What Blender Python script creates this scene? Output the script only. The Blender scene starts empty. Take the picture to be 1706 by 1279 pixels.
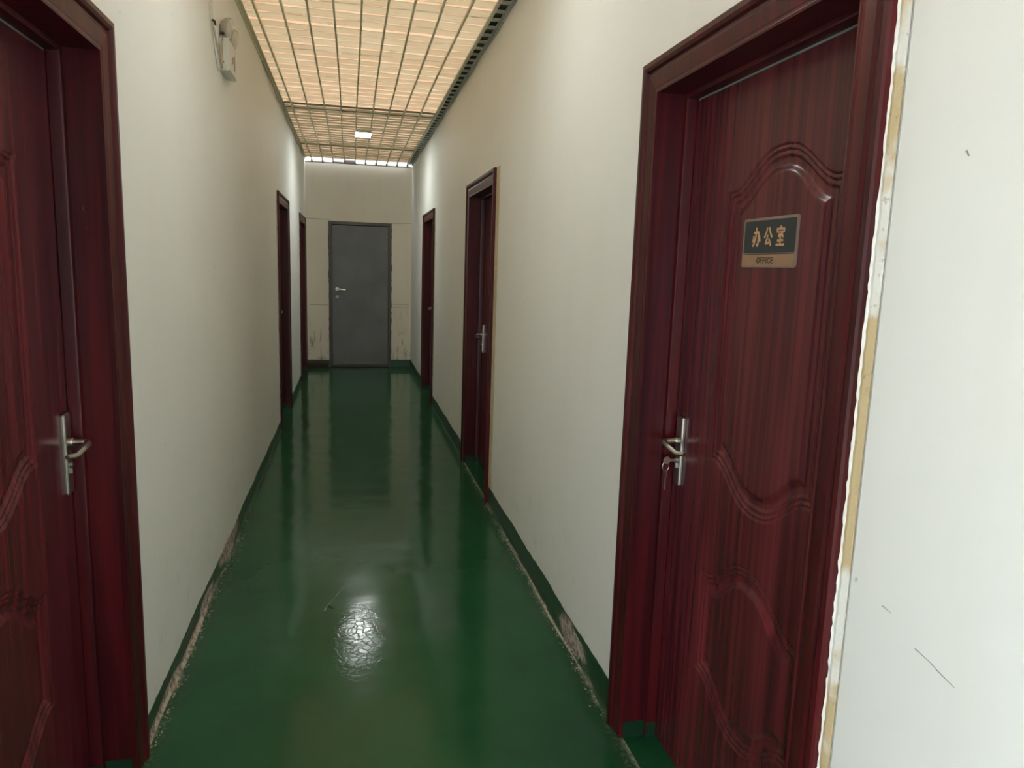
import bpy, bmesh, math, random
from mathutils import Vector, Matrix
SC = bpy.context.scene
COL = SC.collection
random.seed(7)

# ---------------------------------------------------------------- camera
W, H, D = 1.437, 2.84, 10.546          # corridor width, height, far wall
BACK = -2.6                            # wall behind the camera
cam_d = bpy.data.cameras.new('camera'); cam = bpy.data.objects.new('camera', cam_d); COL.objects.link(cam)
cam_d.sensor_width = 36.0; cam_d.lens = 1218.0 / 1706.0 * 36.0; cam_d.clip_start = 0.02
_r = Vector((0.97667, -0.21235, 0.03198)); _u = Vector((0.00217, 0.15869, 0.98733)); _f = Vector((0.21473, 0.96422, -0.15545))
m = Matrix((( _r.x, _u.x, -_f.x), (_r.y, _u.y, -_f.y), (_r.z, _u.z, -_f.z)))
cam.matrix_world = Matrix.Translation((0.604, 0, 1.45)) @ m.to_4x4()
SC.camera = cam

# ---------------------------------------------------------------- world, exposure, lamps
SKY = 8.0
LAMP = {8.26: 58.0, 2.72: 26.0, -1.6: 24.0}     # ceiling lamps: y position -> strength; last one is added fill, out of view
world = bpy.data.worlds.new('overcast_sky'); SC.world = world; world.use_nodes = True
bg = world.node_tree.nodes['Background']; bg.inputs[0].default_value = (0.89, 0.97, 1.10, 1); bg.inputs[1].default_value = SKY
SC.view_settings.view_transform = 'Standard'; SC.view_settings.look = 'None'
SC.view_settings.gamma = 1.0; SC.view_settings.exposure = 0.56; SC.view_settings.use_curve_mapping = False

# ---------------------------------------------------------------- material helpers
def srgb(r, g, b):
    f = lambda c: (c/255/12.92) if c/255 <= 0.04045 else ((c/255+0.055)/1.055)**2.4
    return (f(r), f(g), f(b), 1)
class Mat:
    def __init__(s, name):
        s.m = bpy.data.materials.new(name); s.m.use_nodes = True; s.t = s.m.node_tree; s.n = s.t.nodes
        s.b = s.n['Principled BSDF']; s.out = s.n['Material Output']
    def node(s, typ, **kw):
        n = s.n.new(typ)
        for k, v in kw.items(): setattr(n, k, v)
        return n
    def link(s, a, b): s.t.links.new(a, b)
    def val(s, sock, v):
        if hasattr(v, 'is_output'): s.link(v, sock)
        else: sock.default_value = v
    def pos(s):
        if not hasattr(s, '_p'): s._p = s.node('ShaderNodeNewGeometry').outputs['Position']
        return s._p
    def sep(s):
        if not hasattr(s, '_s'):
            n = s.node('ShaderNodeSeparateXYZ'); s.link(s.pos(), n.inputs[0]); s._s = n.outputs
        return s._s
    def scaled(s, sc, loc=(0, 0, 0)):
        n = s.node('ShaderNodeMapping'); s.link(s.pos(), n.inputs[0]); n.inputs['Scale'].default_value = sc; n.inputs['Location'].default_value = loc
        return n.outputs[0]
    def noise(s, sc=(1, 1, 1), scale=1.0, detail=4, rough=0.55, dist=0.0, loc=(0, 0, 0)):
        n = s.node('ShaderNodeTexNoise'); s.link(s.scaled(sc, loc), n.inputs['Vector'])
        n.inputs['Scale'].default_value = scale; n.inputs['Detail'].default_value = detail; n.inputs['Roughness'].default_value = rough; n.inputs['Distortion'].default_value = dist
        return n.outputs['Fac']
    def math(s, op, a, b=0.0, c=0.0, clamp=False):
        n = s.node('ShaderNodeMath', operation=op, use_clamp=clamp)
        for i, v in enumerate((a, b, c)): s.val(n.inputs[i], v)
        return n.outputs[0]
    def ramp(s, fac, a, b, ca=0.0, cb=1.0):
        n = s.node('ShaderNodeMapRange'); n.interpolation_type = 'SMOOTHSTEP'; s.val(n.inputs[0], fac)
        n.inputs[1].default_value = a; n.inputs[2].default_value = b; n.inputs[3].default_value = ca; n.inputs[4].default_value = cb
        return n.outputs[0]
    def mix(s, fac, a, b, mode='MIX'):
        n = s.node('ShaderNodeMix', data_type='RGBA', blend_type=mode); s.val(n.inputs[0], fac); s.val(n.inputs[6], a); s.val(n.inputs[7], b)
        return n.outputs[2]
    def bump(s, h, strength=0.3, dist=0.01):
        n = s.node('ShaderNodeBump'); s.link(h, n.inputs['Height']); n.inputs['Strength'].default_value = strength; n.inputs['Distance'].default_value = dist
        s.link(n.outputs[0], s.b.inputs['Normal']); return n
    def set(s, color=None, rough=None, metal=None, spec=None, coat=None, coat_rough=None):
        for k, v in (('Base Color', color), ('Roughness', rough), ('Metallic', metal), ('Specular IOR Level', spec), ('Coat Weight', coat), ('Coat Roughness', coat_rough)):
            if v is not None: s.val(s.b.inputs[k], v)
        return s.m
def plain(name, color, rough=0.5, metal=0.0, spec=0.5):
    M = Mat(name); n = M.noise(scale=60, detail=3)
    c = M.mix(M.ramp(n, 0.3, 0.7), tuple(x*0.9 for x in color[:3])+(1,), color)
    return M.set(color=c, rough=rough, metal=metal, spec=spec)

# painted plaster
def wall_mat(name, base, dirty, end=False):
    M = Mat(name)
    big = M.noise(scale=1.3, detail=5); fine = M.noise(scale=9, detail=6, rough=0.6); vert = M.noise(sc=(3, 3, 0.35), scale=2.2, detail=5)
    c = M.mix(M.ramp(big, 0.35, 0.75, 0, 0.22), base, dirty)
    c = M.mix(M.ramp(vert, 0.5, 0.8, 0, 0.16), c, dirty)
    sp = M.noise(scale=26, detail=2, loc=(3.1, 1.2, 5.5))
    c = M.mix(M.ramp(sp, 0.76, 0.80, 0, 0.35), c, srgb(120, 112, 96))
    z = M.sep()[2]
    low = M.math('MULTIPLY', M.ramp(z, 0.75, 0.05), M.ramp(M.noise(scale=7, detail=8, rough=0.7, loc=(9, 3, 1)), 0.52, 0.68))
    c = M.mix(M.math('MULTIPLY', low, 0.55 if end else 0.10), c, srgb(70, 76, 58))
    if end:
        drip = M.math('MULTIPLY', M.ramp(M.noise(sc=(14, 14, 2.2), scale=1.6, detail=6, loc=(4, 0, 2)), 0.56, 0.70), M.ramp(z, 1.0, 0.1))
        c = M.mix(M.math('MULTIPLY', drip, 0.75), c, srgb(78, 82, 60))
    M.bump(fine, 0.05, 0.01)
    return M.set(color=c, rough=0.62, spec=0.3)
M_WALL = wall_mat('cream_wall_paint', srgb(245, 245, 239), srgb(236, 230, 216))
M_END = wall_mat('stained_cream_wall_paint', srgb(242, 232, 212), srgb(218, 204, 180), True)

def floor_mat():
    M = Mat('green_epoxy_floor_paint')
    X, Y, Z = M.sep()
    big = M.noise(scale=1.7, detail=5); fine = M.noise(scale=14, detail=7, rough=0.65)
    c = M.mix(M.ramp(big, 0.3, 0.7), srgb(24, 76, 46), srgb(32, 88, 54))
    c = M.mix(M.ramp(fine, 0.55, 0.8, 0, 0.25), c, srgb(52, 98, 66))
    # worn, flaking edge along both walls, strongest within the first metres
    wob = M.noise(scale=6.5, detail=6, rough=0.65); crumbs = M.noise(scale=60, detail=5, rough=0.7)
    dl = X; dr = M.math('SUBTRACT', W, X)
    e = M.math('MINIMUM', dl, dr)
    jag = M.math('ADD', M.math('MULTIPLY', M.math('SUBTRACT', wob, 0.5), 0.06), M.math('MULTIPLY', M.math('SUBTRACT', crumbs, 0.5), 0.04))
    near = M.ramp(Y, 6.0, 3.4)
    lf = M.ramp(M.noise(sc=(0.2, 1, 1), scale=2.6, detail=4, loc=(0, 2.2, 0)), 0.42, 0.62)
    lim = M.math('MULTIPLY', near, M.math('MULTIPLY', lf, 0.014))
    edge = M.ramp(M.math('SUBTRACT', M.math('ADD', e, jag), lim), 0.012, -0.002)
    inside = M.math('MULTIPLY', M.ramp(e, -0.004, 0.0), M.ramp(Y, 7.0, 4.6))
    edge = M.math('MULTIPLY', edge, inside)
    dust = M.math('MULTIPLY', M.math('MULTIPLY', M.ramp(M.math('ADD', e, M.math('MULTIPLY', jag, 1.2)), 0.085, 0.01), inside), M.ramp(crumbs, 0.40, 0.66, 0.15, 0.8))
    c = M.mix(M.math('MULTIPLY', dust, 0.55), c, srgb(96, 98, 84))
    c = M.mix(M.math('MULTIPLY', edge, M.ramp(crumbs, 0.42, 0.58, 0.15, 0.9)), c, srgb(176, 164, 150))
    # one cracked rough patch in the paint
    dx = M.math('SUBTRACT', X, 0.62); dy = M.math('MULTIPLY', M.math('SUBTRACT', Y, 2.72), 0.36)
    dd = M.math('SQRT', M.math('ADD', M.math('MULTIPLY', dx, dx), M.math('MULTIPLY', dy, dy)))
    patch = M.ramp(M.math('ADD', dd, M.math('MULTIPLY', M.math('SUBTRACT', wob, 0.5), 0.10)), 0.13, 0.06)
    v = M.node('ShaderNodeTexVoronoi', feature='DISTANCE_TO_EDGE'); M.link(M.scaled((1, 1, 1)), v.inputs['Vector']); v.inputs['Scale'].default_value = 34
    crack = M.math('MULTIPLY', M.ramp(v.outputs['Distance'], 0.10, 0.0), patch)
    r = M.math('ADD', M.ramp(big, 0.3, 0.7, 0.11, 0.15), M.math('MULTIPLY', patch, 0.015))
    r = M.math('ADD', r, M.math('MULTIPLY', M.math('MAXIMUM', edge, M.math('MULTIPLY', dust, 0.6)), 0.6))
    wave = M.noise(sc=(1, 1, 1), scale=4.0, detail=1, rough=0.4)
    rip = M.noise(sc=(0.35, 1.0, 1), scale=22, detail=3, rough=0.5, loc=(0, 5, 0))
    h = M.math('ADD', M.math('ADD', wave, M.math('MULTIPLY', rip, 0.10)), M.math('MULTIPLY', fine, 0.02))
    h = M.math('ADD', h, M.math('MULTIPLY', M.math('MULTIPLY', crumbs, patch), 0.06))
    dent = M.noise(sc=(0.7, 1, 1), scale=9, detail=2, loc=(3, 1, 0))
    h = M.math('ADD', h, M.math('MULTIPLY', M.math('MULTIPLY', dent, patch), 0.45))
    h = M.math('SUBTRACT', h, M.math('MULTIPLY', crack, 0.07))
    h = M.math('ADD', h, M.math('MULTIPLY', M.math('MULTIPLY', edge, crumbs), 0.5))
    M.bump(h, 0.22, 0.012)
    return M.set(color=c, rough=r, spec=0.30)
M_FLOOR = floor_mat()

def skirt_mat():
    M = Mat('peeling_green_skirting_paint')
    X, Y, Z = M.sep()
    a = M.noise(sc=(1, 1, 1.6), scale=6.5, detail=6, rough=0.62, loc=(1.7, 0.4, 2)); b = M.noise(scale=40, detail=5)
    c = M.mix(M.ramp(b, 0.3, 0.7), srgb(22, 62, 38), srgb(33, 80, 50))
    near = M.ramp(Y, 4.5, 3.6)
    right = M.ramp(X, 0.6, 0.8)
    def spot(y0, z0, hy, hz, xs):
        dy = M.math('DIVIDE', M.math('SUBTRACT', Y, y0), hy); dz = M.math('DIVIDE', M.math('SUBTRACT', Z, z0), hz)
        d = M.math('SQRT', M.math('ADD', M.math('MULTIPLY', dy, dy), M.math('MULTIPLY', dz, dz)))
        return M.math('MULTIPLY', M.ramp(M.math('ADD', d, M.math('MULTIPLY', M.math('SUBTRACT', b, 0.5), 1.4)), 1.06, 0.94), xs)
    left = M.math('SUBTRACT', 1.0, right)
    sp = spot(2.52, 0.055, 0.17, 0.05, right)
    for s in (spot(3.72, 0.05, 0.30, 0.045, left), spot(3.12, 0.03, 0.16, 0.032, left), spot(2.45, 0.015, 0.16, 0.026, left), spot(2.85, 0.005, 0.35, 0.02, left), spot(2.28, 0.0, 0.16, 0.03, left), spot(2.9, 0.0, 0.6, 0.008, right)):
        sp = M.math('MAXIMUM', sp, s)
    low = M.math('MULTIPLY', M.ramp(M.math('ADD', Z, M.math('MULTIPLY', M.math('SUBTRACT', a, 0.5), 0.10)), 0.010, 0.002), M.math('MULTIPLY', near, M.ramp(M.noise(sc=(0.2,1,0.2), scale=3.0, detail=3, loc=(0, 1, 0)), 0.45, 0.6)))
    peel = M.math('MAXIMUM', sp, low)
    c = M.mix(peel, c, M.mix(M.ramp(b, 0.35, 0.6), srgb(120, 110, 98), srgb(196, 182, 170)))
    dirty = M.ramp(Y, 10.3, 10.5); dirty = M.math('MULTIPLY', dirty, M.ramp(X, 0.40, 0.25))
    c = M.mix(M.math('MULTIPLY', dirty, 0.8), c, srgb(58, 48, 38))
    M.bump(M.math('ADD', M.math('MULTIPLY', peel, -0.6), M.math('MULTIPLY', b, 0.2)), 0.5, 0.006)
    return M.set(color=c, rough=M.ramp(peel, 0, 1, 0.3, 0.85))
M_SKIRT = skirt_mat()

def wood_mat(name, dark, light, rough=0.33, spec=0.5):
    M = Mat(name)
    g1 = M.noise(sc=(26, 26, 0.7), scale=1.6, detail=5, rough=0.6, dist=0.3)
    g2 = M.noise(sc=(120, 120, 2.2), scale=1.5, detail=3, rough=0.6)
    g3 = M.noise(sc=(5, 5, 0.5), scale=1.4, detail=3, rough=0.5, loc=(2, 7, 1))
    c = M.mix(M.ramp(g1, 0.36, 0.68), dark, light)
    c = M.mix(M.ramp(g2, 0.45, 0.72, 0, 0.20), c, tuple(x*0.45 for x in dark[:3])+(1,))
    c = M.mix(M.ramp(g3, 0.5, 0.72, 0, 0.55), c, tuple(min(1, x*1.5) for x in light[:3])+(1,))
    M.bump(g2, 0.05, 0.002)
    return M.set(color=c, rough=rough, spec=spec)
M_LEAF = wood_mat('mahogany_door_lacquer', srgb(73, 24, 31), srgb(104, 38, 43), 0.27, 0.42)
M_JAMB = wood_mat('red_mahogany_lacquer', srgb(56, 13, 18), srgb(84, 20, 25), 0.32, 0.32)

M_STEEL = plain('brushed_nickel', (0.55, 0.51, 0.45, 1), 0.28, 1.0)
M_DARKMETAL = plain('darkened_nickel', (0.30, 0.29, 0.26, 1), 0.35, 1.0)
M_BLACK = plain('black_plastic', (0.012, 0.012, 0.013, 1), 0.5)
M_WHITEPL = plain('white_plastic', srgb(222, 220, 208), 0.4)
M_CYANGREY = plain('light_gap_and_screw_grey', srgb(128, 136, 130), 0.5)
M_CABLE = plain('beige_cable_sheath', srgb(190, 172, 146), 0.55)
M_GREYCABLE = plain('pale_grey_cable_sheath', srgb(176, 178, 172), 0.5)
M_BROWN = plain('brown_tape', srgb(72, 54, 42), 0.7)
M_SCRATCH = plain('dark_scratch', srgb(158, 153, 146), 0.8)

def filler_mat():
    M = Mat('torn_caulk_and_foam')
    n = M.noise(sc=(1, 1, 1), scale=3.4, detail=5, loc=(0, 0, 3)); f = M.noise(scale=70, detail=4)
    c = M.mix(M.ramp(n, 0.44, 0.52), srgb(232, 230, 220), srgb(204, 182, 140))
    c = M.mix(M.ramp(f, 0.62, 0.72, 0, 0.5), c, srgb(150, 110, 84))
    M.bump(f, 0.5, 0.004)
    return M.set(color=c, rough=0.8)
M_FILL = filler_mat()
def foam_mat():
    M = Mat('yellowed_foam'); n = M.noise(scale=5, detail=5); f = M.noise(scale=80, detail=4)
    c = M.mix(M.ramp(n, 0.4, 0.6), srgb(206, 190, 150), srgb(214, 200, 170)); c = M.mix(M.ramp(f, 0.6, 0.7, 0, 0.6), c, srgb(140, 92, 66))
    M.bump(f, 0.5, 0.004); return M.set(color=c, rough=0.85)
M_FOAM = foam_mat()
M_CAULK = plain('white_caulk', srgb(226, 224, 216), 0.7)

def board_mat(name, c1, c2, trans):
    M = Mat(name)
    X, Y, Z = M.sep()
    idx = M.math('FLOOR', M.math('DIVIDE', Y, 0.14)); ix = M.math('FLOOR', M.math('DIVIDE', M.math('ADD', X, 0.055), 0.1423))
    cv = M.node('ShaderNodeCombineXYZ'); M.link(idx, cv.inputs[0]); M.link(ix, cv.inputs[1])
    wn = M.node('ShaderNodeTexWhiteNoise', noise_dimensions='3D'); M.link(cv.outputs[0], wn.inputs[0])
    n = M.noise(scale=2.5, detail=6, rough=0.6); dirt = M.noise(sc=(1, 4, 1), scale=5, detail=6, rough=0.7, loc=(4, 4, 4))
    c = M.mix(M.math('MULTIPLY', wn.outputs['Value'], 0.6), c1, c2)
    c = M.mix(M.ramp(n, 0.4, 0.7, 0, 0.5), c, c2)
    c = M.mix(M.ramp(dirt, 0.58, 0.74, 0, 0.65), c, srgb(126, 110, 78))
    M.set(color=c, rough=0.6, spec=0.3)
    tr = M.node('ShaderNodeBsdfTranslucent'); M.link(M.mix(1.0, c, trans, 'MULTIPLY'), tr.inputs[0])
    mx = M.node('ShaderNodeMixShader'); mx.inputs[0].default_value = 0.5
    M.link(M.b.outputs[0], mx.inputs[1]); M.link(tr.outputs[0], mx.inputs[2]); M.link(mx.outputs[0], M.out.inputs[0])
    return M.m
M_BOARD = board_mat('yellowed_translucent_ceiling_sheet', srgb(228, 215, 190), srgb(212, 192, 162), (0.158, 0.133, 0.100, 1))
M_BOARD2 = board_mat('shaded_translucent_ceiling_sheet', srgb(202, 188, 158), srgb(180, 166, 136), (0.070, 0.062, 0.046, 1))  # far sheets: shade beyond the cross joint put into colour and translucency
M_LIP = board_mat('pale_sheet_edge', srgb(255, 236, 214), srgb(255, 222, 196), (0.27, 0.225, 0.18, 1))
M_ROD = plain('galvanised_runner', srgb(228, 224, 196), 0.6)
M_CHANNEL = plain('grey_steel_channel', srgb(190, 196, 184), 0.5)
M_DIRTROD = plain('grimy_cross_runner', srgb(140, 138, 112), 0.6)

def emit_mat(name, col, st):
    M = Mat(name); e = M.node('ShaderNodeEmission'); e.inputs[0].default_value = col; e.inputs[1].default_value = st
    M.link(e.outputs[0], M.out.inputs[0]); return M.m

# ---------------------------------------------------------------- mesh helpers
def smooth(ob, ang=35):
    me = ob.data
    for p in me.polygons: p.use_smooth = True
    bm = bmesh.new(); bm.from_mesh(me)
    for e in bm.edges:
        if len(e.link_faces) == 2 and e.calc_face_angle(0) > math.radians(ang): e.smooth = False
    bm.to_mesh(me); bm.free()
def obj(name, bm, mats, parent=None, sm=False, recalc=True):
    if recalc: bmesh.ops.recalc_face_normals(bm, faces=bm.faces)
    me = bpy.data.meshes.new(name); bm.to_mesh(me); bm.free()
    for mt in (mats if isinstance(mats, (list, tuple)) else [mats]): me.materials.append(mt)
    o = bpy.data.objects.new(name, me); COL.objects.link(o)
    if parent: o.parent = parent
    if sm: smooth(o)
    return o
def empty(name, loc=(0, 0, 0)):
    o = bpy.data.objects.new(name, None); COL.objects.link(o); o.location = (0, 0, 0); o.empty_display_size = 0.1; return o
def tag(o, label, cat, kind=None, group=None):
    o['label'] = label; o['category'] = cat
    if kind: o['kind'] = kind
    if group: o['group'] = group
    return o
ID = lambda p: p
def box(bm, a, b, f=ID, bev=0.0, mi=0):
    vs = [bm.verts.new(f((x, y, z))) for x in (a[0], b[0]) for y in (a[1], b[1]) for z in (a[2], b[2])]
    q = [(0, 1, 3, 2), (4, 6, 7, 5), (0, 4, 5, 1), (2, 3, 7, 6), (0, 2, 6, 4), (1, 5, 7, 3)]
    fs = [bm.faces.new([vs[i] for i in k]) for k in q]
    for x in fs: x.material_index = mi
    if bev > 0:
        es = list({e for x in fs for e in x.edges})
        bmesh.ops.bevel(bm, geom=es, offset=bev, segments=2, affect='EDGES', clamp_overlap=True)
def prism(bm, prof, path_pts, close=False):
    """prof: list of rings already placed: path_pts is list of rings (each list of 3D points)."""
    rings = [[bm.verts.new(p) for p in r] for r in path_pts]
    n = len(rings[0])
    for a, b in zip(rings, rings[1:]):
        for i in range(n):
            j = (i+1) % n
            bm.faces.new((a[i], a[j], b[j], b[i]))
    bm.faces.new(rings[0][::-1]); bm.faces.new(rings[-1])
def tube(bm, pts, r, seg=8, f=ID, taper=None):
    pts = [Vector(p) for p in pts]; rings = []
    up = Vector((0, 0, 1))
    for i, p in enumerate(pts):
        t = (pts[min(i+1, len(pts)-1)] - pts[max(i-1, 0)]).normalized()
        a = t.cross(up)
        if a.length < 1e-3: a = t.cross(Vector((1, 0, 0)))
        a.normalize(); b = t.cross(a)
        rr = r if taper is None else r*taper[i]
        rings.append([f(tuple(p + a*math.cos(2*math.pi*k/seg)*rr + b*math.sin(2*math.pi*k/seg)*rr)) for k in range(seg)])
    prism(bm, None, rings)
def disc(bm, c, axis, r, h, seg=20, f=ID, prof=None):
    """lathe about axis through c; prof = [(radius, offset)]"""
    ax = Vector(axis).normalized(); a = ax.orthogonal().normalized(); b = ax.cross(a); c = Vector(c)
    prof = prof or [(r*0.86, 0), (r, h*0.15), (r, h*0.8), (r*0.88, h)]
    rings = [[f(tuple(c + ax*o + (a*math.cos(2*math.pi*k/seg) + b*math.sin(2*math.pi*k/seg))*rr)) for k in range(seg)] for rr, o in prof]
    prism(bm, None, rings)

# ---------------------------------------------------------------- shell
DOORS_R = [(1.0508, 2.0649), (4.314, 5.3675), (7.549, 8.695)]   # outer casing edges along y
DOORS_L = [(1.115, 2.135), (6.4964, 7.572), (9.193, 10.27)]
HD = 2.03; CW = 0.09; ZT = HD - CW; TH = 0.16
def wall_side(name, side, doors):
    f = (lambda p: (-p[0], p[1], p[2])) if side == 'L' else (lambda p: (W+p[0], p[1], p[2]))
    bm = bmesh.new(); y = BACK
    if side == 'L':      # wide doorless opening to the daylit yard, behind the viewer
        box(bm, (0, BACK, 0), (TH, -2.2, H+0.12), f); box(bm, (0, -2.2, 2.15), (TH, -0.78, H+0.12), f); y = -0.78
    for a, b in doors:
        a2, b2 = a+CW-0.02, b-CW+0.02
        box(bm, (0, y, 0), (TH, a2, H+0.12), f); box(bm, (0, a2, ZT+0.02), (TH, b2, H+0.12), f); y = b2
    box(bm, (0, y, 0), (TH, D+0.2, H+0.12), f)
    bmesh.ops.remove_doubles(bm, verts=bm.verts, dist=1e-5)
    o = obj(name, bm, M_WALL); return o
wl = wall_side('wall_left', 'L', DOORS_L); tag(wl, 'cream painted corridor wall carrying the emergency light', 'wall', 'structure')
wr = wall_side('wall_right', 'R', DOORS_R); tag(wr, 'cream painted corridor wall with the office door in it', 'wall', 'structure')
EX0, EX1, EZ = 0.303, 1.161, 2.02
bm = bmesh.new()
box(bm, (0, D, 0), (EX0, D+0.16, EZ)); box(bm, (EX1, D, 0), (W, D+0.16, EZ)); box(bm, (0, D, EZ), (W, D+0.16, 2.793))
we = obj('wall_end', bm, M_END); tag(we, 'stained cream end wall around the grey steel door', 'wall', 'structure')
bm = bmesh.new(); box(bm, (-TH, BACK-0.16, 0), (W+TH, BACK, H+0.12)); wb = obj('wall_back', bm, M_WALL); tag(wb, 'cream wall closing the corridor behind the viewer', 'wall', 'structure')
bm = bmesh.new(); box(bm, (-0.3, BACK-0.2, -0.1), (W+0.3, D+0.3, 0)); fl = obj('floor', bm, M_FLOOR); tag(fl, 'glossy green painted corridor floor with worn edges', 'floor', 'structure')

# thin surface conduits and joint lines on the end wall
bm = bmesh.new(); tube(bm, [(0.0, D-0.004, 2.045), (0.30, D-0.004, 2.04), (0.32, D-0.004, 2.035)], 0.0035, 6)
tube(bm, [(1.165, D-0.003, 2.02), (W, D-0.003, 2.03)], 0.0025, 6)
obj('surface_cable', bm, M_CABLE, we)
bm = bmesh.new(); box(bm, (0.05, D-0.002, 0.868), (EX0-0.01, D, 0.873)); box(bm, (EX1+0.02, D-0.002, 0.855), (W-0.02, D, 0.859)); box(bm, (EX1+0.02, D-0.002, 0.895), (W-0.02, D, 0.898))
obj('joint_line', bm, M_SCRATCH, we)
# scratches on the near right wall
def scratch(pts, w):
    bm = bmesh.new()
    for (y0, z0), (y1, z1) in zip(pts, pts[1:]):
        d = Vector((y1-y0, z1-z0)).normalized(); n = Vector((-d.y, d.x))*w/2
        vs = [(y0+n.x, z0+n.y), (y1+n.x*.5, z1+n.y*.5), (y1-n.x*.5, z1-n.y*.5), (y0-n.x, z0-n.y)]
        A = [bm.verts.new((W-0.0006, a, b)) for a, b in vs]; B = [bm.verts.new((W+0.002, a, b)) for a, b in vs]
        bm.faces.new(A); bm.faces.new(B[::-1])
        for i in range(4): bm.faces.new((A[i], A[(i+1) % 4], B[(i+1) % 4], B[i]))
    return obj('scratch_mark', bm, M_SCRATCH, wr)
scratch([(0.894, 1.632), (0.888, 1.624)], 0.0035)
scratch([(0.874, 0.902), (0.842, 0.897), (0.832, 0.893), (0.797, 0.885)], 0.0016)
scratch([(0.950, 0.935), (0.930, 0.932)], 0.0012)
# wall lining edge beside the office door
bm = bmesh.new(); box(bm, (W-0.0025, 1.0268, 0.0), (W+0.001, 1.0280, H)); obj('lining_edge', bm, M_SCRATCH, wr)

# added panel outside, cuts the sky brightness in the slit above the end wall
bm = bmesh.new(); box(bm, (-1.5, D+0.75, 0), (W+1.5, D+0.85, 3.7)); o = obj('sky_blocker', bm, plain('sky_blocker_grey', srgb(104, 104, 98), 0.8)); tag(o, 'added grey panel dimming the sky behind the slit above the end wall', 'wall', 'structure')
# fine marks in the floor paint
def floor_mark(pts, w, mat):
    bm = bmesh.new()
    for (x0, y0), (x1, y1) in zip(pts, pts[1:]):
        d = Vector((x1-x0, y1-y0)).normalized(); n = Vector((-d.y, d.x))*w/2
        vs = [(x0+n.x, y0+n.y), (x1+n.x*.4, y1+n.y*.4), (x1-n.x*.4, y1-n.y*.4), (x0-n.x, y0-n.y)]
        A = [bm.verts.new((a, b, 0.0008)) for a, b in vs]; B = [bm.verts.new((a, b, -0.002)) for a, b in vs]
        bm.faces.new(A); bm.faces.new(B[::-1])
        for i in range(4): bm.faces.new((A[i], A[(i+1) % 4], B[(i+1) % 4], B[i]))
    obj('scratch_mark', bm, mat, fl)
M_FSCR = plain('pale_floor_scratch', srgb(104, 132, 100), 0.4); M_FDARK = plain('dark_floor_chip', srgb(18, 34, 22), 0.6)
floor_mark([(0.492, 2.99), (0.500, 3.03), (0.512, 3.06)], 0.006, M_FSCR); floor_mark([(0.512, 3.06), (0.535, 3.12), (0.560, 3.20), (0.585, 3.26)], 0.003, M_FSCR)
floor_mark([(0.506, 3.035), (0.530, 3.005)], 0.010, M_FDARK); floor_mark([(0.560, 2.957), (0.605, 2.957)], 0.006, M_FSCR)

# green skirting bands
def skirt(name, side, spans, h, parent_label):
    f = (lambda p: (p[0], p[1], p[2])) if side == 'L' else (lambda p: (W-p[0], p[1], p[2]))
    bm = bmesh.new()
    for a, b in spans:
        n = max(2, int((b-a)/0.025)); rows = []
        for i in range(n+1):
            y = a+(b-a)*i/n
            hh = h + 0.004*math.sin(y*9.1) + 0.0025*random.uniform(-1, 1)
            foot = 0.010 + 0.005*math.sin(y*7+1)
            rows.append([bm.verts.new(f(q)) for q in ((-0.002, y, 0), (foot+0.006, y, -0.002), (foot*0.55, y, 0.012), (0.004, y, 0.03), (0.0035, y, hh-0.002), (0.002, y, hh), (-0.002, y, hh))])
        for p, q in zip(rows, rows[1:]):
            for i in range(7): bm.faces.new((p[i], p[(i+1) % 7], q[(i+1) % 7], q[i]))
        bm.faces.new(rows[0]); bm.faces.new(rows[-1][::-1])
    o = obj(name, bm, M_SKIRT); tag(o, parent_label, 'skirting', 'structure'); return o
def gaps(doors, end):
    s = []; y = BACK
    for a, b in doors: s.append((y, a)); y = b
    s.append((y, end)); return s
skirt('baseboard_left', 'L', [(-0.78, DOORS_L[0][0])]+gaps(DOORS_L, D)[1:], 0.075, 'narrow green painted skirting band peeling to bare plaster, under the emergency light')
skirt('baseboard_right', 'R', gaps(DOORS_R, D), 0.112, 'green painted skirting band with one large flaked patch before the office door')
bm = bmesh.new(); box(bm, (0, D-0.006, 0), (EX0, D+0.001, 0.10)); box(bm, (EX1, D-0.006, 0), (W, D+0.001, 0.105))
o = obj('baseboard_end', bm, M_SKIRT); tag(o, 'dark green skirting band either side of the grey steel door', 'skirting', 'structure')

# bare plaster flakes lying along the skirting
def flakes(name, pts, label):
    bm = bmesh.new()
    for (x, y, s) in pts:
        n = random.randint(5, 7); h = s*0.35; a0 = random.random()*6
        r = [s*random.uniform(0.6, 1.1) for _ in range(n)]
        A = [bm.verts.new((x+r[k]*math.cos(a0+k*2*math.pi/n), y+1.5*r[k]*math.sin(a0+k*2*math.pi/n), 0)) for k in range(n)]
        B = [bm.verts.new((x+.7*r[k]*math.cos(a0+k*2*math.pi/n), y+r[k]*math.sin(a0+k*2*math.pi/n), h*random.uniform(.6, 1.2))) for k in range(n)]
        bm.faces.new(A[::-1]); bm.faces.new(B)
        for k in range(n): bm.faces.new((A[k], A[(k+1) % n], B[(k+1) % n], B[k]))
    o = obj(name, bm, M_CRUMB); tag(o, label, 'debris', 'stuff'); return o
M_CRUMB = plain('crumbled_plaster', srgb(176, 162, 148), 0.9)
L = [(0.012+abs(random.gauss(0, 0.012)), random.uniform(2.15, 4.0), random.uniform(0.0015, 0.005)) for _ in range(110)]
flakes('plaster_crumbs', L, 'crumbled plaster lying along the foot of the wall below the emergency light')
L = [(W-0.012-abs(random.gauss(0, 0.012)), random.uniform(2.08, 4.25), random.uniform(0.0015, 0.0045)) for _ in range(90)]
flakes('plaster_crumbs', L, 'crumbled plaster lying along the foot of the wall before the office door')

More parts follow.
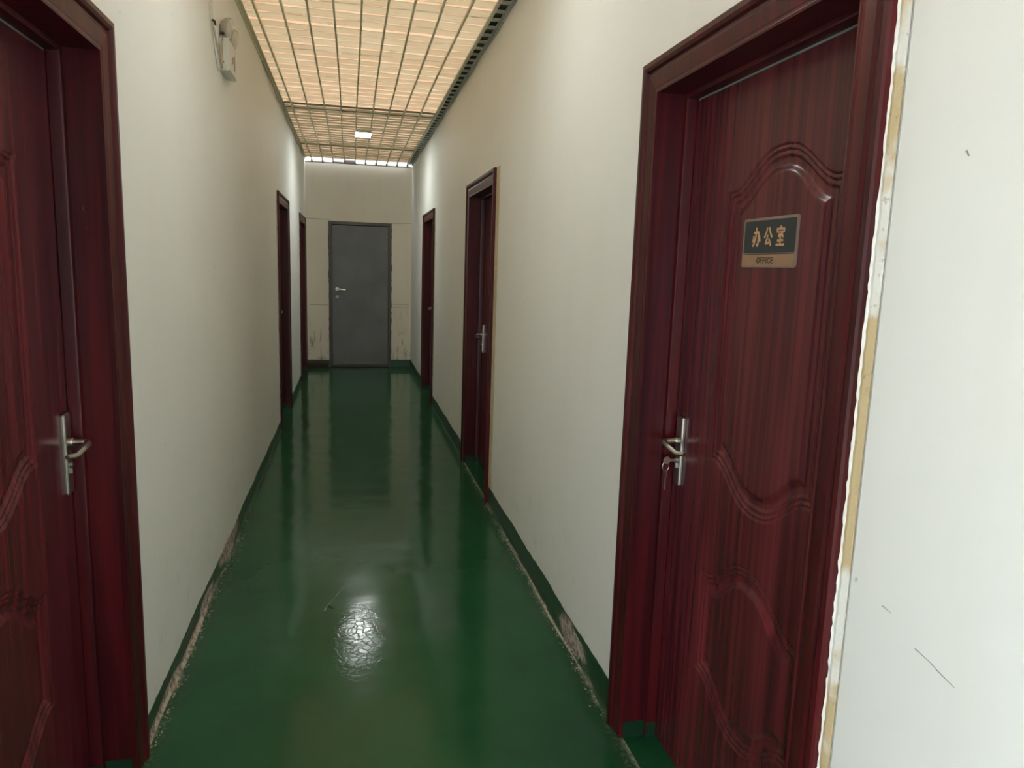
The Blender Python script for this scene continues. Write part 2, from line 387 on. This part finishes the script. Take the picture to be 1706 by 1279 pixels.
# ---------------------------------------------------------------- ceiling
PITCH = 0.14; GX0 = 0.03; GX1 = W-0.075
ceil = empty('ceiling'); tag(ceil, 'yellowed sheet ceiling on a grid of thin metal runners', 'ceiling', 'structure')
def sheets(name, y0, y1, mat, parent):
    bm = bmesh.new(); n = int(round((y1-y0)/PITCH))
    cols = 14
    for k in range(n):
        y = y0+k*PITCH; dz = random.uniform(-0.003, 0.003); tilt = random.uniform(0.004, 0.009); g = 0.0
        lip = random.uniform(0.006, 0.013)
        prev = None
        for i in range(cols+1):
            x = -0.02+(W+0.04)*i/cols
            s = 0.0018*math.sin(i*1.7+k*2.3)
            ring = [bm.verts.new(p) for p in ((x, y+PITCH+0.004, H+dz+lip+s), (x, y+0.010, H+dz+s), (x, y+0.001, H+dz+s), (x, y, H+dz+s+lip+0.012))]
            if prev:
                for j in range(3):
                    fc = bm.faces.new((prev[j], prev[j+1], ring[j+1], ring[j])); fc.material_index = 1 if j == 2 else 0
            prev = ring
    o = obj(name, bm, [mat, M_LIP], parent, recalc=False); return o
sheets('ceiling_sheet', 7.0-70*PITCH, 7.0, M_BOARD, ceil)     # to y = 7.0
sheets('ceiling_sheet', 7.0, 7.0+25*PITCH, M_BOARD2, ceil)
for i in range(10):
    x = 0.091+0.1423*i; bm = bmesh.new(); z = H-0.014
    pts = []; n = 60; y0 = BACK
    for k in range(n+1):
        y = BACK+(D+0.1-BACK)*k/n
        pts.append((x+0.004*math.sin(y*1.3+i*2), y, z+0.002*math.sin(y*2.1+i)))
    rings = [[(a-0.0055, b, c-0.007), (a+0.0055, b, c-0.007), (a+0.0055, b, c+0.009), (a-0.0055, b, c+0.009)] for a, b, c in pts]
    prism(bm, None, rings); obj('ceiling_runner', bm, M_ROD, ceil)
for y, w in ((7.02, 0.030), (7.22, 0.012), (9.30, 0.022)):
    bm = bmesh.new(); box(bm, (0.02, y, H-0.009), (W-0.05, y+w, H-0.001)); obj('cross_runner', bm, M_DIRTROD, ceil)
# slotted channel along the right edge, plain angle along the left
bm = bmesh.new()
box(bm, (W-0.078, BACK, H-0.020), (W-0.068, D, H-0.004)); box(bm, (W-0.012, BACK, H-0.026), (W-0.001, D, H-0.006))
y = BACK+0.02
while y < D:
    box(bm, (W-0.07, y, H-0.016), (W-0.010, y+0.045, H-0.010)); y += PITCH
obj('slotted_channel', bm, M_CHANNEL, ceil)
bm = bmesh.new(); box(bm, (W-0.07, BACK, H-0.002), (W-0.008, D, H-0.0005)); obj('channel_back', bm, M_BROWN, ceil)
bm = bmesh.new(); box(bm, (0.0, BACK, H-0.022), (0.006, D, H)); box(bm, (0.0, BACK, H-0.006), (0.028, D, H-0.001)); obj('edge_angle', bm, M_ROD, ceil)
# seats of the runners on the end wall
bm = bmesh.new()
for i in range(10):
    x = 0.091+0.1423*i; box(bm, (x-0.012, D-0.004, 2.788), (x+0.012, D+0.03, H-0.02))
box(bm, (0, D-0.003, 2.788), (W, D+0.02, 2.797))
box(bm, (0.52, D+0.002, 2.79), (0.66, D+0.02, H)); box(bm, (0.39, D+0.002, 2.79), (0.50, D+0.02, H-0.03))
obj('runner_seat', bm, M_BROWN, ceil)

# loose cables along the ceiling edges
def cable(name, pts, r, mat, parent=None, n=8):
    bm = bmesh.new(); P = [Vector(p) for p in pts]; out = []
    for i in range(len(P)-1):
        p0, p1, p2, p3 = P[max(i-1, 0)], P[i], P[i+1], P[min(i+2, len(P)-1)]
        for k in range(n):
            t = k/n
            out.append(0.5*((2*p1)+(-p0+p2)*t+(2*p0-5*p1+4*p2-p3)*t*t+(-p0+3*p1-3*p2+p3)*t**3))
    out.append(P[-1]); tube(bm, out, r, 6); return obj(name, bm, mat, parent, sm=True)
pts = [(0.012, 5.6, H-0.028)]
for k in range(12): pts.append((0.012+0.006*(k % 2), 5.9+k*0.38, H-0.03-0.016*((k*7) % 3)))
c1 = cable('cable', pts, 0.0055, M_GREYCABLE); tag(c1, 'grey cable sagging along the ceiling edge above the wall with the emergency light', 'cable')
pts = [(W-0.006, 3.2+k*0.3, H-0.03-0.006*((k*5) % 3)) for k in range(24)]
c2 = cable('cable', pts, 0.0045, M_GREYCABLE); tag(c2, 'thin grey cable running below the slotted channel above the office door side', 'cable')

# ---------------------------------------------------------------- ceiling lamps
def lamp(y, st, label):
    t = empty('ceiling_light'); tag(t, label, 'ceiling light', group='LED ceiling lights along the corridor')
    cx = 0.73; hx, hy = 0.080, 0.145; z = H-0.022
    bm = bmesh.new()
    for a, b in (((-hx-.006, -hy-.006), (hx+.006, -hy)), ((-hx-.006, hy), (hx+.006, hy+.006)), ((-hx-.006, -hy), (-hx, hy)), ((hx, -hy), (hx+.006, hy))):
        box(bm, (cx+a[0], y+a[1], z-0.014), (cx+b[0], y+b[1], z+0.010))
    obj('lamp_frame', bm, M_WHITEPL, t)
    bm = bmesh.new(); box(bm, (cx-hx, y-hy, z-0.001), (cx+hx, y+hy, z+0.010)); obj('lamp_housing', bm, M_WHITEPL, t)
    bm = bmesh.new(); box(bm, (cx-hx, y-hy, z-0.012), (cx+hx, y+hy, z-0.002))
    obj('diffuser', bm, emit_mat('lit_led_diffuser', (0.95, 1.0, 0.98, 1), st), t)
    return t
lamp(8.26, LAMP[8.26], 'lit rectangular LED ceiling light far down the corridor near the steel door')
lamp(2.72, LAMP[2.72], 'lit rectangular LED ceiling light between the office door and the left door')
lamp(-1.6, LAMP[-1.6], 'unseen fill light added behind the viewer, shaped as a ceiling light')

# ---------------------------------------------------------------- wooden doors
def cyma(t):           # arch bump, t in -1..1 : flat shoulders, s-curve up to a round crown
    a = min(1.0, abs(t)); return 0.5+0.5*math.cos(math.pi*min(1, (a/0.90)**1.28))
def panel_h(u, z, P):
    """depth offset (positive = towards the viewer) of the moulded panel at local u, z"""
    u0, hw, zt, at, zb, ab = P
    t = (u-u0)/hw
    def dist(pu):
        tt = (pu-u0)/hw
        return cyma(tt)
    e = 0.01
    ct = cyma(t); slope = (cyma(t+e)-cyma(t-e))/(2*e)/hw
    dt = (zt+at*ct-z)/math.sqrt(1+(at*slope)**2); db = (z-(zb-ab*ct))/math.sqrt(1+(ab*slope)**2)
    d = min(hw-abs(u-u0), dt, db)
    if d <= 0: return 0.0
    def st(a, w): x = max(0, min(1, (d-a)/w)); return x*x*(3-2*x)
    h = -0.0040*st(0, 0.005) + 0.0015*st(0.006, 0.004) - 0.0045*st(0.012, 0.005) + 0.0015*st(0.018, 0.004) - 0.0050*st(0.025, 0.007)
    h += 0.0095*st(0.044, 0.020)
    return h
def leaf_bm(f, hw, zt, pc, res, d0, flip):
    nu = int(2*hw/res); nz = int((zt-0.006)/res); bm = bmesh.new()
    P1 = (pc, 0.228, 1.660, 0.085, 0.965, 0.090); P2 = (pc, 0.228, 0.655, 0.092, 0.365, 0.092)
    grid = []
    for i in range(nu+1):
        u = -hw+0.002+(2*hw-0.004)*i/nu; col = []
        for k in range(nz+1):
            z = 0.006+(zt-0.012)*k/nz
            h = panel_h(u, z, P1)+panel_h(u, z, P2)
            col.append(bm.verts.new(f((u, d0-h, z))))
        grid.append(col)
    for i in range(nu):
        for k in range(nz):
            bm.faces.new((grid[i][k], grid[i+1][k], grid[i+1][k+1], grid[i][k+1]))
    bk = [bm.verts.new(f(p)) for p in ((-hw+.002, d0+.042, .006), (hw-.002, d0+.042, .006), (hw-.002, d0+.042, zt-.006), (-hw+.002, d0+.042, zt-.006))]
    bm.faces.new(bk)
    bm.faces.new([grid[i][0] for i in range(nu+1)] + [bk[1], bk[0]])
    bm.faces.new([grid[i][nz] for i in range(nu+1)] + [bk[2], bk[3]])
    bm.faces.new([grid[0][k] for k in range(nz+1)] + [bk[3], bk[0]])
    bm.faces.new([grid[nu][k] for k in range(nz+1)] + [bk[2], bk[1]])
    return bm
def casing_bm(f, hw):
    prof = [(0, 0), (0, .012), (.005, .013), (.008, .0112), (.012, .0112), (.016, .0125), (.048, .016), (.056, .012), (.061, .012), (.066, .019), (.074, .023), (.086, .023), (.090, .019), (.090, 0)]
    rings = []
    for (sx, z, up) in ((-1, 0, 0), (-1, ZT, 1), (1, ZT, 1), (1, 0, 0)):
        rings.append([f((sx*(hw+s), -t, z+(s if up else 0))) for s, t in prof])
    bm = bmesh.new(); prism(bm, None, rings); return bm
def handle(f, u, z0, z1, parent, d, key, detail=True):
    """long-plate lever lock; lever points along -u (towards the hinge side)"""
    zm = z0+(z1-z0)*0.64; uc = u
    bm = bmesh.new(); box(bm, (uc-.021, d-.009, z0), (uc+.021, d, z1), f, 0.004)
    pl = obj('lock_plate', bm, M_STEEL, parent)
    bm = bmesh.new(); disc(bm, (uc, d-.008, zm), (0, -1, 0), .013, .012, 16, f)
    cyl = [(uc, d-.012, zm), (uc, d-.040, zm), (uc+.0, d-.050, zm), (uc-.012, d-.056, zm-.002), (uc-.045, d-.055, zm-.008), (uc-.080, d-.050, zm-.016), (uc-.108, d-.040, zm-.012)]
    tube(bm, cyl, 0.0085, 10, f, [1, 1, 1.05, 1.1, 1.0, .95, .7])
    obj('lever_handle', bm, M_STEEL, parent, sm=True)
    zk = z0+(z1-z0)*0.36
    bm = bmesh.new(); disc(bm, (uc, d-.008, zk), (0, -1, 0), .0085, .008, 14, f); box(bm, (uc-.0045, d-.0145, zk-.022), (uc+.0045, d-.008, zk), f, 0.001)
    obj('lock_cylinder', bm, M_DARKMETAL, parent)
    return zk
def wooden_door(name, side, ya, yb, label, res, hz=(0.84, 1.045), pc=-0.03, hu=None, recolor=None):
    c = (ya+yb)/2; hw = (yb-ya)/2-CW
    f = (lambda p: (-p[1], c+p[0], p[2])) if side == 'L' else (lambda p: (W+p[1], c+p[0], p[2]))
    t = empty(name); tag(t, label, 'door', 'structure')
    cs = obj('door_casing', casing_bm(f, hw), M_JAMB, t)
    # jamb lining with a rounded stop
    bm = bmesh.new(); J = 0.02
    box(bm, (-hw-J, -.001, 0), (-hw, TH, ZT+J), f); box(bm, (hw, -.001, 0), (hw+J, TH, ZT+J), f); box(bm, (-hw, -.001, ZT), (hw, TH, ZT+J), f)
    obj('jamb_lining', bm, M_JAMB, t)
    bm = bmesh.new()
    prof = [(0, .070), (.006, .071), (.010, .074), (.0115, .079), (.0115, .103), (0, .103)]
    rings = []
    for sx, z, up in ((-1, 0, 0), (-1, ZT, 1), (1, ZT, 1), (1, 0, 0)):
        rings.append([f((sx*(hw-s), dd, z-(s if up else 0))) for s, dd in prof])
    prism(bm, None, rings); obj('door_stop', bm, M_JAMB, t, sm=True)
    # green floor paint run up the foot of the jambs
    bm = bmesh.new()
    for sx in (-1, 1):
        a, b = sorted((sx*(hw-.0010), sx*(hw+.001)))
        box(bm, (a, .0, 0), (b, .070, .055), f)
        a, b = sorted((sx*(hw-.0128), sx*(hw-.0105))); box(bm, (a, .072, 0), (b, .104, .05), f)
    obj('painted_jamb_foot', bm, M_SKIRTPLAIN, t)
    d0 = 0.105
    lf = obj('door_leaf', leaf_bm(f, hw, ZT, pc, res, d0, side == 'L'), M_LEAF, t, sm=True)
    bm = bmesh.new(); box(bm, (-hw+.02, .1035, ZT-.0165), (hw-.02, .106, ZT-.0118), f); obj('painted_light_gap', bm, M_CYANGREY, lf)  # grey strip painted in for the light line through the gap above the leaf
    u = hu if hu is not None else hw-.045
    # door furniture hangs on the leaf
    h = empty('lever_lock'); h.parent = lf
    zk = handle(f, u, hz[0], hz[1], h, d0, True)
    return t, f, c, hw, (u, d0, zk), lf
M_SKIRTPLAIN = plain('dark_green_paint', srgb(20, 56, 36), 0.4)
dr1 = wooden_door('door_1', 'R', *DOORS_R[0], 'dark red panelled wooden door with the office sign', 0.003, pc=-0.038, hu=0.365)
dl1 = wooden_door('door_2', 'L', *DOORS_L[0], 'dark red panelled wooden door nearest the emergency light, opposite the office door', 0.0035, pc=-0.02, hu=0.38, hz=(0.845, 1.055))
wooden_door('door_3', 'R', *DOORS_R[1], 'dark red wooden door beyond the office door, edged with yellowed foam', 0.012)
wooden_door('door_4', 'R', *DOORS_R[2], 'dark red wooden door next to the far corner on the office side', 0.012)
wooden_door('door_5', 'L', *DOORS_L[1], 'dark red wooden door halfway along the wall beyond the emergency light', 0.012)
wooden_door('door_6', 'L', *DOORS_L[2], 'dark red wooden door beside the steel door in the far corner', 0.012)

# torn caulk and foam between casing and wall
def filler(name, side, y, w, z1, mat, seed, depth=0.012, rag=0.3, z0=0.0):
    rnd = random.Random(seed); f = (lambda p: (p[0], p[1], p[2])) if side == 'L' else (lambda p: (W-p[0], p[1], p[2]))
    bm = bmesh.new(); n = int((z1-z0)/0.012); rows = []; j1 = j2 = 0
    for i in range(n+1):
        z = z0+(z1-z0)*i/n
        if i % 3 == 0: j1 = rnd.uniform(-1, 1)
        if i % 5 == 0: j2 = rnd.uniform(-1, 1)
        a = y-w*(1+0.25*rag*j2); b = y+w*rag*0.7*j1+abs(w)*0.25
        dd = depth*(0.75+0.25*rnd.random())
        rows.append([bm.verts.new(f(q)) for q in ((-.001, a, z), (dd*0.5, a, z), (dd, a+(b-a)*.5, z), (dd*0.9, b, z), (-.001, b, z))])
    for p, q in zip(rows, rows[1:]):
        for i in range(5): bm.faces.new((p[i], p[(i+1) % 5], q[(i+1) % 5], q[i]))
    bm.faces.new(rows[0]); bm.faces.new(rows[-1][::-1])
    return obj(name, bm, mat, wr if side == 'R' else wl, sm=False)
filler('torn_filler', 'R', DOORS_R[0][0]-0.001, 0.019, 2.04, M_FILL, 3, 0.008, 0.12)
filler('torn_caulk', 'R', DOORS_R[0][0]+0.0005, 0.0030, 2.02, M_CAULK, 5, 0.012, 1.3)
filler('torn_filler', 'R', DOORS_R[1][0]-0.001, 0.085, HD, M_FOAM, 8, 0.004, 0.2, 0.11)
filler('torn_filler', 'R', DOORS_R[2][0]-0.001, 0.030, HD, M_FOAM, 9, 0.006, 0.6, 0.11)
filler('torn_caulk', 'L', DOORS_L[1][0]-0.001, 0.030, HD, M_CAULK, 10, 0.006, 1.0, 0.08)
filler('torn_caulk', 'L', DOORS_L[2][0]-0.001, 0.035, HD, M_CAULK, 11, 0.006, 1.0, 0.08)

# ---------------------------------------------------------------- office sign
t, f, c, hw, _k, lf1 = dr1
SY0, SY1, SZ0, SZ1 = 1.432, 1.657, 1.472, 1.586
sign = empty('door_sign'); tag(sign, 'small office sign in dark grey and tan on the nearest right-hand wooden door', 'sign')
sx = W+0.105+0.0006
def sp(p):   # sign coordinates: a across as read (0..1 left to right), b up, t towards viewer (m)
    a, tt, b = p; return (sx-tt, SY1-a*(SY1-SY0), SZ0+b*(SZ1-SZ0))
AW, BH = SY1-SY0, SZ1-SZ0
def rrect(bm, a0, b0, a1, b1, r, t0, t1, corners=(1, 1, 1, 1)):
    pts = []
    for (cx, cy, st, on) in ((a1, b1, 0, corners[0]), (a0, b1, 90, corners[1]), (a0, b0, 180, corners[2]), (a1, b0, 270, corners[3])):
        if not on: pts.append((cx, cy)); continue
        ox = cx-r/AW*(1 if cx == a1 else -1); oy = cy-r/BH*(1 if cy == b1 else -1)
        for k in range(6):
            an = math.radians(st+k*18); pts.append((ox+math.cos(an)*r/AW, oy+math.sin(an)*r/BH))
    prism(bm, None, [[sp((a, t0, b)) for a, b in pts], [sp((a, t1, b)) for a, b in pts]])
bm = bmesh.new(); rrect(bm, 0, 0, 1, 1, 0.006, -0.006, 0.0030); obj('sign_plate', bm, plain('satin_tan_aluminium', srgb(150, 126, 116), 0.35, 0.35), sign)
bm = bmesh.new(); rrect(bm, .030, .290, .970, .945, 0.003, 0.0031, 0.0036, (1, 1, 0, 0)); obj('dark_panel', bm, plain('slate_sign_paint', srgb(44, 52, 54), 0.4), sign)
M_TAN = plain('tan_sign_paint', srgb(160, 124, 92), 0.4)
bm = bmesh.new(); rrect(bm, .030, .035, .970, .255, 0.003, 0.0031, 0.0036, (0, 0, 1, 1)); obj('tan_panel', bm, M_TAN, sign)
M_GOLD = plain('gold_lettering', srgb(206, 158, 118), 0.4); M_INK = plain('dark_lettering', srgb(46, 38, 34), 0.5)
def stroke_mesh(name, strokes, ox, oy, w, h, th, mat):
    """strokes in a 0..100 box, y up; placed at sign coordinates in metres from the lower left"""
    bm = bmesh.new()
    for s in strokes:
        for k, (p, q) in enumerate(zip(s, s[1:])):
            P = Vector((ox+p[0]/100*w, oy+p[1]/100*h)); Q = Vector((ox+q[0]/100*w, oy+q[1]/100*h)); d = (Q-P).normalized(); n = Vector((-d.y, d.x))*th/2
            e = d*th*0.25
            c4 = [P-e+n, Q+e+n, Q+e-n, P-e-n]; z1 = 0.0042+0.00002*(k % 2)
            A = [bm.verts.new(sp((v.x/AW, 0.0034, v.y/BH))) for v in c4]; B = [bm.verts.new(sp((v.x/AW, z1, v.y/BH))) for v in c4]
            bm.faces.new(A); bm.faces.new(B)
            for i in range(4): bm.faces.new((A[i], A[(i+1) % 4], B[(i+1) % 4], B[i]))
    return obj(name, bm, mat, sign)
BAN = [[(18, 74), (78, 74), (78, 50), (74, 12), (66, 5), (56, 10)], [(46, 98), (45, 72), (40, 46), (28, 20), (12, 4)], [(17, 54), (13, 38), (6, 26)], [(86, 56), (92, 42), (96, 28)]]
GONG = [[(36, 94), (28, 76), (18, 60), (6, 46)], [(62, 96), (70, 78), (82, 62), (96, 48)], [(46, 56), (38, 36), (24, 14), (56, 16), (80, 20)], [(62, 36), (74, 20), (86, 4)]]
SHI = [[(50, 100), (50, 88)], [(10, 70), (10, 86), (90, 86), (90, 70)], [(22, 70), (78, 70)], [(46, 70), (30, 48), (74, 54)], [(62, 64), (80, 44)], [(20, 27), (80, 27)], [(50, 46), (50, 5)], [(6, 5), (94, 5)]]
cw, chh = 0.034, 0.043
for i, ch in enumerate((BAN, GONG, SHI)):
    stroke_mesh('lettering', ch, 0.044+i*0.050, 0.0485, cw, chh, 0.0052, M_GOLD)
LET = {'O': [[(20, 10), (5, 30), (5, 70), (20, 90), (45, 98), (70, 90), (85, 70), (85, 30), (70, 10), (45, 2), (20, 10)]],
       'F': [[(10, 0), (10, 96), (75, 96)], [(10, 52), (66, 52)]], 'I': [[(40, 0), (40, 100)]],
       'C': [[(82, 74), (68, 92), (45, 98), (20, 90), (5, 68), (5, 32), (20, 10), (45, 2), (68, 8), (82, 28)]],
       'E': [[(76, 4), (10, 4), (10, 96), (76, 96)], [(10, 52), (68, 52)]]}
xx = 0.070
for ch, adv in (('O', .0145), ('F', .0118), ('F', .0118), ('I', .0075), ('C', .0138), ('E', .012)):
    stroke_mesh('lettering', LET[ch], xx-(0.002 if ch == 'I' else 0), 0.0095, 0.0125 if ch != 'I' else 0.010, 0.0135, 0.0024, M_INK); xx += adv
bm = bmesh.new(); rrect(bm, .030, .262, .970, .272, 0.001, 0.0031, 0.0036, (0, 0, 0, 0)); obj('divider_line', bm, M_INK, sign)

# ---------------------------------------------------------------- keys in the office door lock
u, d0, zk = _k
keys = empty('door_keys'); tag(keys, 'keys hanging from the lock of the office door', 'keys')
M_KEY = plain('worn_brass_nickel', (0.42, 0.33, 0.27, 1), 0.35, 1.0)
kf = lambda p: f((u+p[0], d0-.016-p[1], zk+p[2]))
def key(ox, oy, oz, down, name='door_key'):
    bm = bmesh.new()
    if down:   # hanging key: bow on top, blade down
        disc(bm, (ox, oy-.001, oz), (0, 1, 0), .011, .0022, 16, kf); box(bm, (ox-.0035, oy-.001, oz-.048), (ox+.0035, oy+.0012, oz-.008), kf, .0004)
        for k in range(4): box(bm, (ox+.003, oy-.001, oz-.044+k*.008), (ox+.0052, oy+.0012, oz-.040+k*.008), kf)
    else:      # key standing in the lock, bow towards the viewer
        box(bm, (ox-.0012, oy-.004, oz-.0035), (ox+.0012, oy+.014, oz+.0035), kf, .0004); disc(bm, (ox-.001, oy+.024, oz), (1, 0, 0), .011, .0022, 16, kf)
    return obj(name, bm, M_KEY, keys)
key(0, 0, 0, False)
bm = bmesh.new(); n = 24
ring = [(0.0+.0*math.cos(2*math.pi*k/n), .027+.010*math.cos(2*math.pi*k/n), -.018+.014*math.sin(2*math.pi*k/n)) for k in range(n+1)]
tube(bm, ring, .0011, 6, kf); obj('key_ring', bm, M_KEY, keys, sm=True)
key(0.002, .026, -.040, True)

# ---------------------------------------------------------------- grey steel door at the end
t = empty('door_7'); tag(t, 'plain grey steel door closing the far end of the corridor', 'door', 'structure')
M_GD = Mat('grey_door_enamel'); n = M_GD.noise(scale=2.3, detail=5); n2 = M_GD.noise(scale=20, detail=5, rough=.7)
cc = M_GD.mix(M_GD.ramp(n, .35, .65), srgb(96, 96, 92), srgb(108, 108, 104)); cc = M_GD.mix(M_GD.ramp(n2, .66, .76, 0, .4), cc, srgb(70, 68, 62)); M_GD.bump(n, 0.08, 0.02); M_GD.set(color=cc, rough=0.34, spec=0.5)
M_GF = plain('grey_brown_frame_enamel', srgb(94, 86, 78), 0.45)
bm = bmesh.new(); fw = 0.042
box(bm, (EX0, D-.012, 0), (EX0+fw, D+.10, EZ), bev=.003); box(bm, (EX1-fw, D-.012, 0), (EX1, D+.10, EZ), bev=.003); box(bm, (EX0+fw, D-.012, EZ-fw), (EX1-fw, D+.10, EZ), bev=.003); box(bm, (EX0+.01, D-.014, .005), (EX1-.01, D+.10, .030), bev=.003)
obj('door_frame', bm, M_GF, t)
bm = bmesh.new(); box(bm, (EX0+fw+.004, D+.004, .034), (EX1-fw-.004, D+.05, EZ-fw-.010), bev=.004)
lf = obj('door_leaf', bm, M_GD.m, t)
bm = bmesh.new(); box(bm, (EX0+.005, D+.05, 0), (EX1-.005, D+.11, EZ-.002)); obj('door_backing', bm, M_BLACK, t)
bm = bmesh.new(); fe = lambda p: (p[0], D+.004-p[1], p[2])
disc(bm, (0.415, 0, 1.095), (0, 1, 0), .026, .012, 20, fe); tube(bm, [(0.415, .008, 1.095), (0.415, .045, 1.095), (.425, .055, 1.095), (.46, .057, 1.093), (.53, .055, 1.085)], .009, 10, fe)
obj('lever_handle', bm, M_STEEL, lf, sm=True)
bm = bmesh.new(); disc(bm, (0.415, 0, 0.985), (0, 1, 0), .024, .010, 20, fe); box(bm, (.411, .009, .973), (.419, .013, .990), fe); obj('lock_rose', bm, M_DARKMETAL, lf)
# ragged paint at the frame edges
rnd = random.Random(4); bm = bmesh.new()
for xb, sgn in ((EX0, -1), (EX1, 1)):
    for k in range(16):
        z = rnd.uniform(.12, 1.9); w = rnd.uniform(.002, .007); hh = rnd.uniform(.02, .09)
        a, b = sorted((xb, xb+sgn*w)); box(bm, (a, D-.002, z), (b, D+.001, z+hh))
obj('frame_paint_edge', bm, M_GF, t)
bm = bmesh.new(); box(bm, (0.006, D-.075, 0), (EX0-.012, D-.007, .048), bev=.006); bl = obj('timber_block', bm, plain('dirty_timber', srgb(66, 48, 36), 0.8)); tag(bl, 'dirty brown block on the floor left of the grey steel door', 'block')

# ---------------------------------------------------------------- emergency light
em = empty('emergency_light'); tag(em, 'white twin-head emergency light box high on the corridor wall', 'emergency light')
Y0, Y1, Z0, Z1, DX = 3.86, 4.09, 2.335, 2.482, 0.044
bm = bmesh.new(); box(bm, (0.001, Y0, Z0), (DX, Y1, Z1), bev=.004); bx = obj('lamp_housing', bm, M_WHITEPL, em)
bm = bmesh.new(); box(bm, (DX-.001, Y0+.150, Z0+.035), (DX+.0012, Y0+.168, Z1-.045)); obj('indicator_window', bm, M_BLACK, bx)
bm = bmesh.new(); box(bm, (DX-.001, Y0+.105, Z0+.055), (DX+.0012, Y0+.115, Z0+.085)); obj('test_button', bm, M_BLACK, bx)
bm = bmesh.new(); disc(bm, (.018, Y0-.0005, Z0+.035), (0, -1, 0), .004, .002, 10); obj('screw_hole', bm, M_CYANGREY, bx)
def head(cy, cz, cx, name='lamp_head'):
    ax = Vector((0.96, -0.16, -0.22)).normalized(); c0 = Vector((cx, cy, cz))
    bm = bmesh.new(); disc(bm, c0-ax*.026, ax, 0, 0, 26, prof=[(.016, 0), (.034, .008), (.046, .022), (.049, .034), (.047, .040), (.043, .040)])
    o = obj('lamp_head', bm, plain('greyed_clear_plastic', srgb(176, 166, 152), 0.3), em, sm=True)
    bm = bmesh.new(); disc(bm, c0+ax*.0135, ax, 0, 0, 26, prof=[(.0425, 0), (.038, .004), (.022, .0075), (.006, .009)])
    M = Mat('ribbed_lens'); M.set(color=srgb(205, 198, 184), rough=0.12, spec=0.7); obj('lens', bm, M.m, o, sm=True)
    bm = bmesh.new(); tube(bm, [(cx, cy, Z1-.004), (cx, cy, cz-.035)], .011, 10); obj('swivel_neck', bm, M_WHITEPL, o)
head(3.905, 2.535, .030); head(4.035, 2.520, .034)
# its cable, hanging in a loop
cb = empty('supply_cable'); cb.parent = em
bm = bmesh.new(); box(bm, (0.0005, 3.640, 2.490), (.010, 3.662, H-.02), bev=.002); obj('cable_duct', bm, M_WHITEPL, cb)
cable('wire', [(.006, 3.652, 2.50), (.012, 3.66, 2.46), (.016, 3.71, 2.40), (.018, 3.77, 2.35), (.018, 3.815, 2.335), (.016, 3.83, 2.38), (.016, 3.845, 2.43), (.018, 3.865, 2.485), (.02, 3.885, 2.50)], .0040, M_CABLE, cb)
cable('wire', [(.006, 3.648, 2.49), (.010, 3.652, 2.41), (.014, 3.67, 2.345), (.016, 3.715, 2.300), (.016, 3.765, 2.315), (.014, 3.80, 2.365), (.014, 3.825, 2.42), (.016, 3.85, 2.46)], .0022, M_GREYCABLE, cb)
bm = bmesh.new(); tube(bm, [(.008, 3.642, 2.494), (.014, 3.660, 2.490), (.016, 3.682, 2.482)], .006, 8, taper=[.6, 1.2, .6]); obj('tape_joint', bm, M_BROWN, cb, sm=True)
bm = bmesh.new(); tube(bm, [(.014, 3.84, 2.492), (.020, 3.855, 2.498), (.020, 3.875, 2.494)], .006, 8, taper=[.6, 1.2, .6]); obj('tape_joint', bm, M_BROWN, cb, sm=True)
